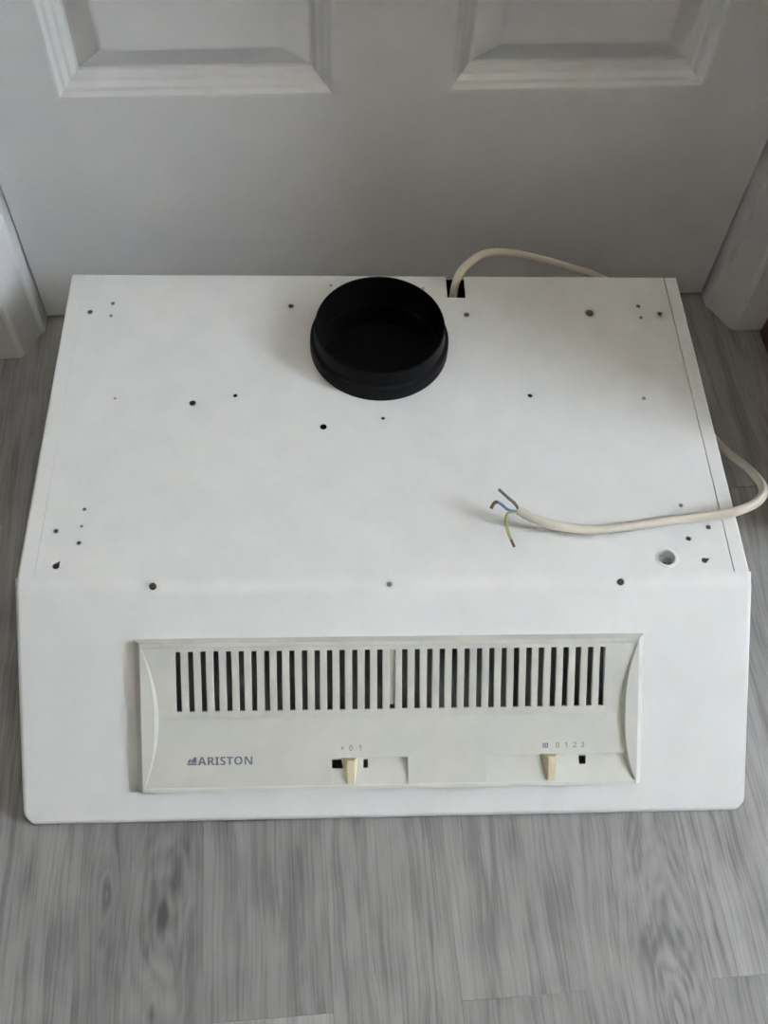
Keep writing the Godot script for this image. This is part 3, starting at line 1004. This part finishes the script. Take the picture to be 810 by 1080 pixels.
func text(parent: Node, called: String, s: String, font: Font, height: float, tr: Transform3D, stretch: float, m: Material) -> void:
	var t := TextMesh.new()
	t.text = s
	t.font = font
	t.font_size = 64
	t.pixel_size = height / 46.0
	t.depth = 0.0002
	t.horizontal_alignment = HORIZONTAL_ALIGNMENT_CENTER
	t.vertical_alignment = VERTICAL_ALIGNMENT_CENTER
	var o := put(called, t, m, parent)
	o.transform = Transform3D(tr.basis * Basis.from_scale(Vector3(stretch, 1, 1)), tr.origin)

func build_fixings(hood: Node3D) -> void:
	# screws through the fold
	var ang := atan2(H - 0.006, FRONT) * 0.5
	for q in [[-0.1907, 0.0029], [0.1897, 0.0027], [-0.0003, 0.0019]]:
		var r: float = q[1]
		var st := lathe([[r, -0.002], [r, 0.0004], [r * 0.75, 0.0011], [r * 0.3, 0.0013], [0.0, 0.0013]], 20)
		var o := commit_raw("screw", st, M.dark_steel if r > 0.002 else mat(Color(0.5, 0.49, 0.48), 0.5), hood)
		o.position = Vector3(q[0], H - 0.0004, 0.0)
		o.rotation.x = ang
	# pressed ring with a recessed screw near the front corner
	var ring := lathe([[0.0102, -0.0002], [0.0086, 0.0008], [0.0072, 0.0007], [0.0066, -0.0004], [0.0064, -0.004]], 40)
	var ro := commit_raw("pressed_ring", ring, M.enamel, hood)
	ro.position = Vector3(0.2317, H, -0.0222)
	var cup := lathe([[0.0, -0.0120], [0.0066, -0.0120], [0.0066, -0.001]], 32)
	commit_raw("recess", cup, M.enamel, ro)
	var sc := lathe([[0.0034, -0.0120], [0.0034, -0.0030], [0.0024, -0.0020], [0.0, -0.0018]], 24)
	var so := commit_raw("screw", sc, M.steel, ro)
	so.position = Vector3(0.0016, 0.0, 0.0014)
	# hexagonal nut in a dimple near the back corner
	var dim := lathe([[0.0058, -0.0002], [0.0048, 0.0006], [0.0038, 0.0], [0.0035, -0.0025]], 32)
	var d := commit_raw("dimple", dim, M.enamel, hood)
	d.position = Vector3(0.2047, H, -0.2945)
	var nut := st_new()
	var hex := PackedVector2Array()
	for k in 6:
		hex.append(Vector2(cos(TAU * k / 6), sin(TAU * k / 6)) * 0.0034)
	prism(nut, hex, -0.003, 0.0006, func(v: Vector2, t: float): return Vector3(v.x, t, v.y))
	commit("nut", nut, mat(Color(0.38, 0.37, 0.36), 0.45, 0.4), d)

func build_cable(hood: Node3D) -> void:
	var pts := [
		Vector3(0.0735, 0.0850, -0.3250), Vector3(0.0745, 0.1090, -0.3290), Vector3(0.0765, 0.1250, -0.3340), Vector3(0.0838, 0.1341, -0.3440),
		Vector3(0.1032, 0.1389, -0.3580), Vector3(0.1292, 0.1340, -0.3660), Vector3(0.1659, 0.1194, -0.3720), Vector3(0.1982, 0.1054, -0.3750),
		Vector3(0.2307, 0.0928, -0.3750), Vector3(0.2780, 0.0620, -0.3740), Vector3(0.3130, 0.0240, -0.3640), Vector3(0.3330, 0.0060, -0.3350),
		Vector3(0.3400, 0.0055, -0.2900), Vector3(0.3435, 0.0130, -0.2380), Vector3(0.3453, 0.0400, -0.1901), Vector3(0.3415, 0.0850, -0.1370),
		Vector3(0.3309, 0.1220, -0.0931), Vector3(0.3158, 0.1380, -0.0693), Vector3(0.2959, 0.1410, -0.0581), Vector3(0.2776, 0.1360, -0.0562),
		Vector3(0.2408, 0.1325, -0.0539), Vector3(0.2033, 0.1330, -0.0478), Vector3(0.1698, 0.1360, -0.0431), Vector3(0.1410, 0.1410, -0.0436),
		Vector3(0.1189, 0.1450, -0.0496), Vector3(0.1067, 0.1465, -0.0565)]
	var c := commit_raw("power_cable", tube(curve_points(pts, 10), 0.0040, 18), M.cable, hood)
	c.set_meta("label", "off white power cable with bare stripped end")
	var w1 := [Vector3(0.1082, 0.1465, -0.0552), Vector3(0.1046, 0.1480, -0.0616), Vector3(0.0994, 0.1490, -0.0666), Vector3(0.0921, 0.1500, -0.0744)]
	var w2 := [Vector3(0.1082, 0.1465, -0.0552), Vector3(0.1025, 0.1470, -0.0549), Vector3(0.0979, 0.1475, -0.0564), Vector3(0.0936, 0.1475, -0.0611), Vector3(0.0907, 0.1470, -0.0637)]
	var w2b := [Vector3(0.0907, 0.1470, -0.0637), Vector3(0.0890, 0.1465, -0.0640), Vector3(0.0876, 0.1460, -0.0630), Vector3(0.0850, 0.1450, -0.0590)]
	var w3 := [Vector3(0.1082, 0.1465, -0.0552), Vector3(0.1025, 0.1465, -0.0543), Vector3(0.0981, 0.1460, -0.0528), Vector3(0.0962, 0.1450, -0.0470), Vector3(0.0970, 0.1440, -0.0376), Vector3(0.0993, 0.1420, -0.0307)]
	var w3b := [Vector3(0.0993, 0.1420, -0.0307), Vector3(0.1018, 0.1400, -0.0247)]
	commit_raw("brown_wire", tube(curve_points(w1, 8), 0.0013, 10), M.brown_wire, c)
	commit_raw("blue_wire", tube(curve_points(w2, 8), 0.0013, 10), M.blue_wire, c)
	commit_raw("copper_end", tube(curve_points(w2b, 6), 0.0015, 10), M.copper, c)
	commit_raw("earth_wire", tube(curve_points(w3, 8), 0.0013, 10), M.earth_wire, c)
	commit_raw("copper_end", tube(curve_points(w3b, 6), 0.0011, 10), M.copper, c)
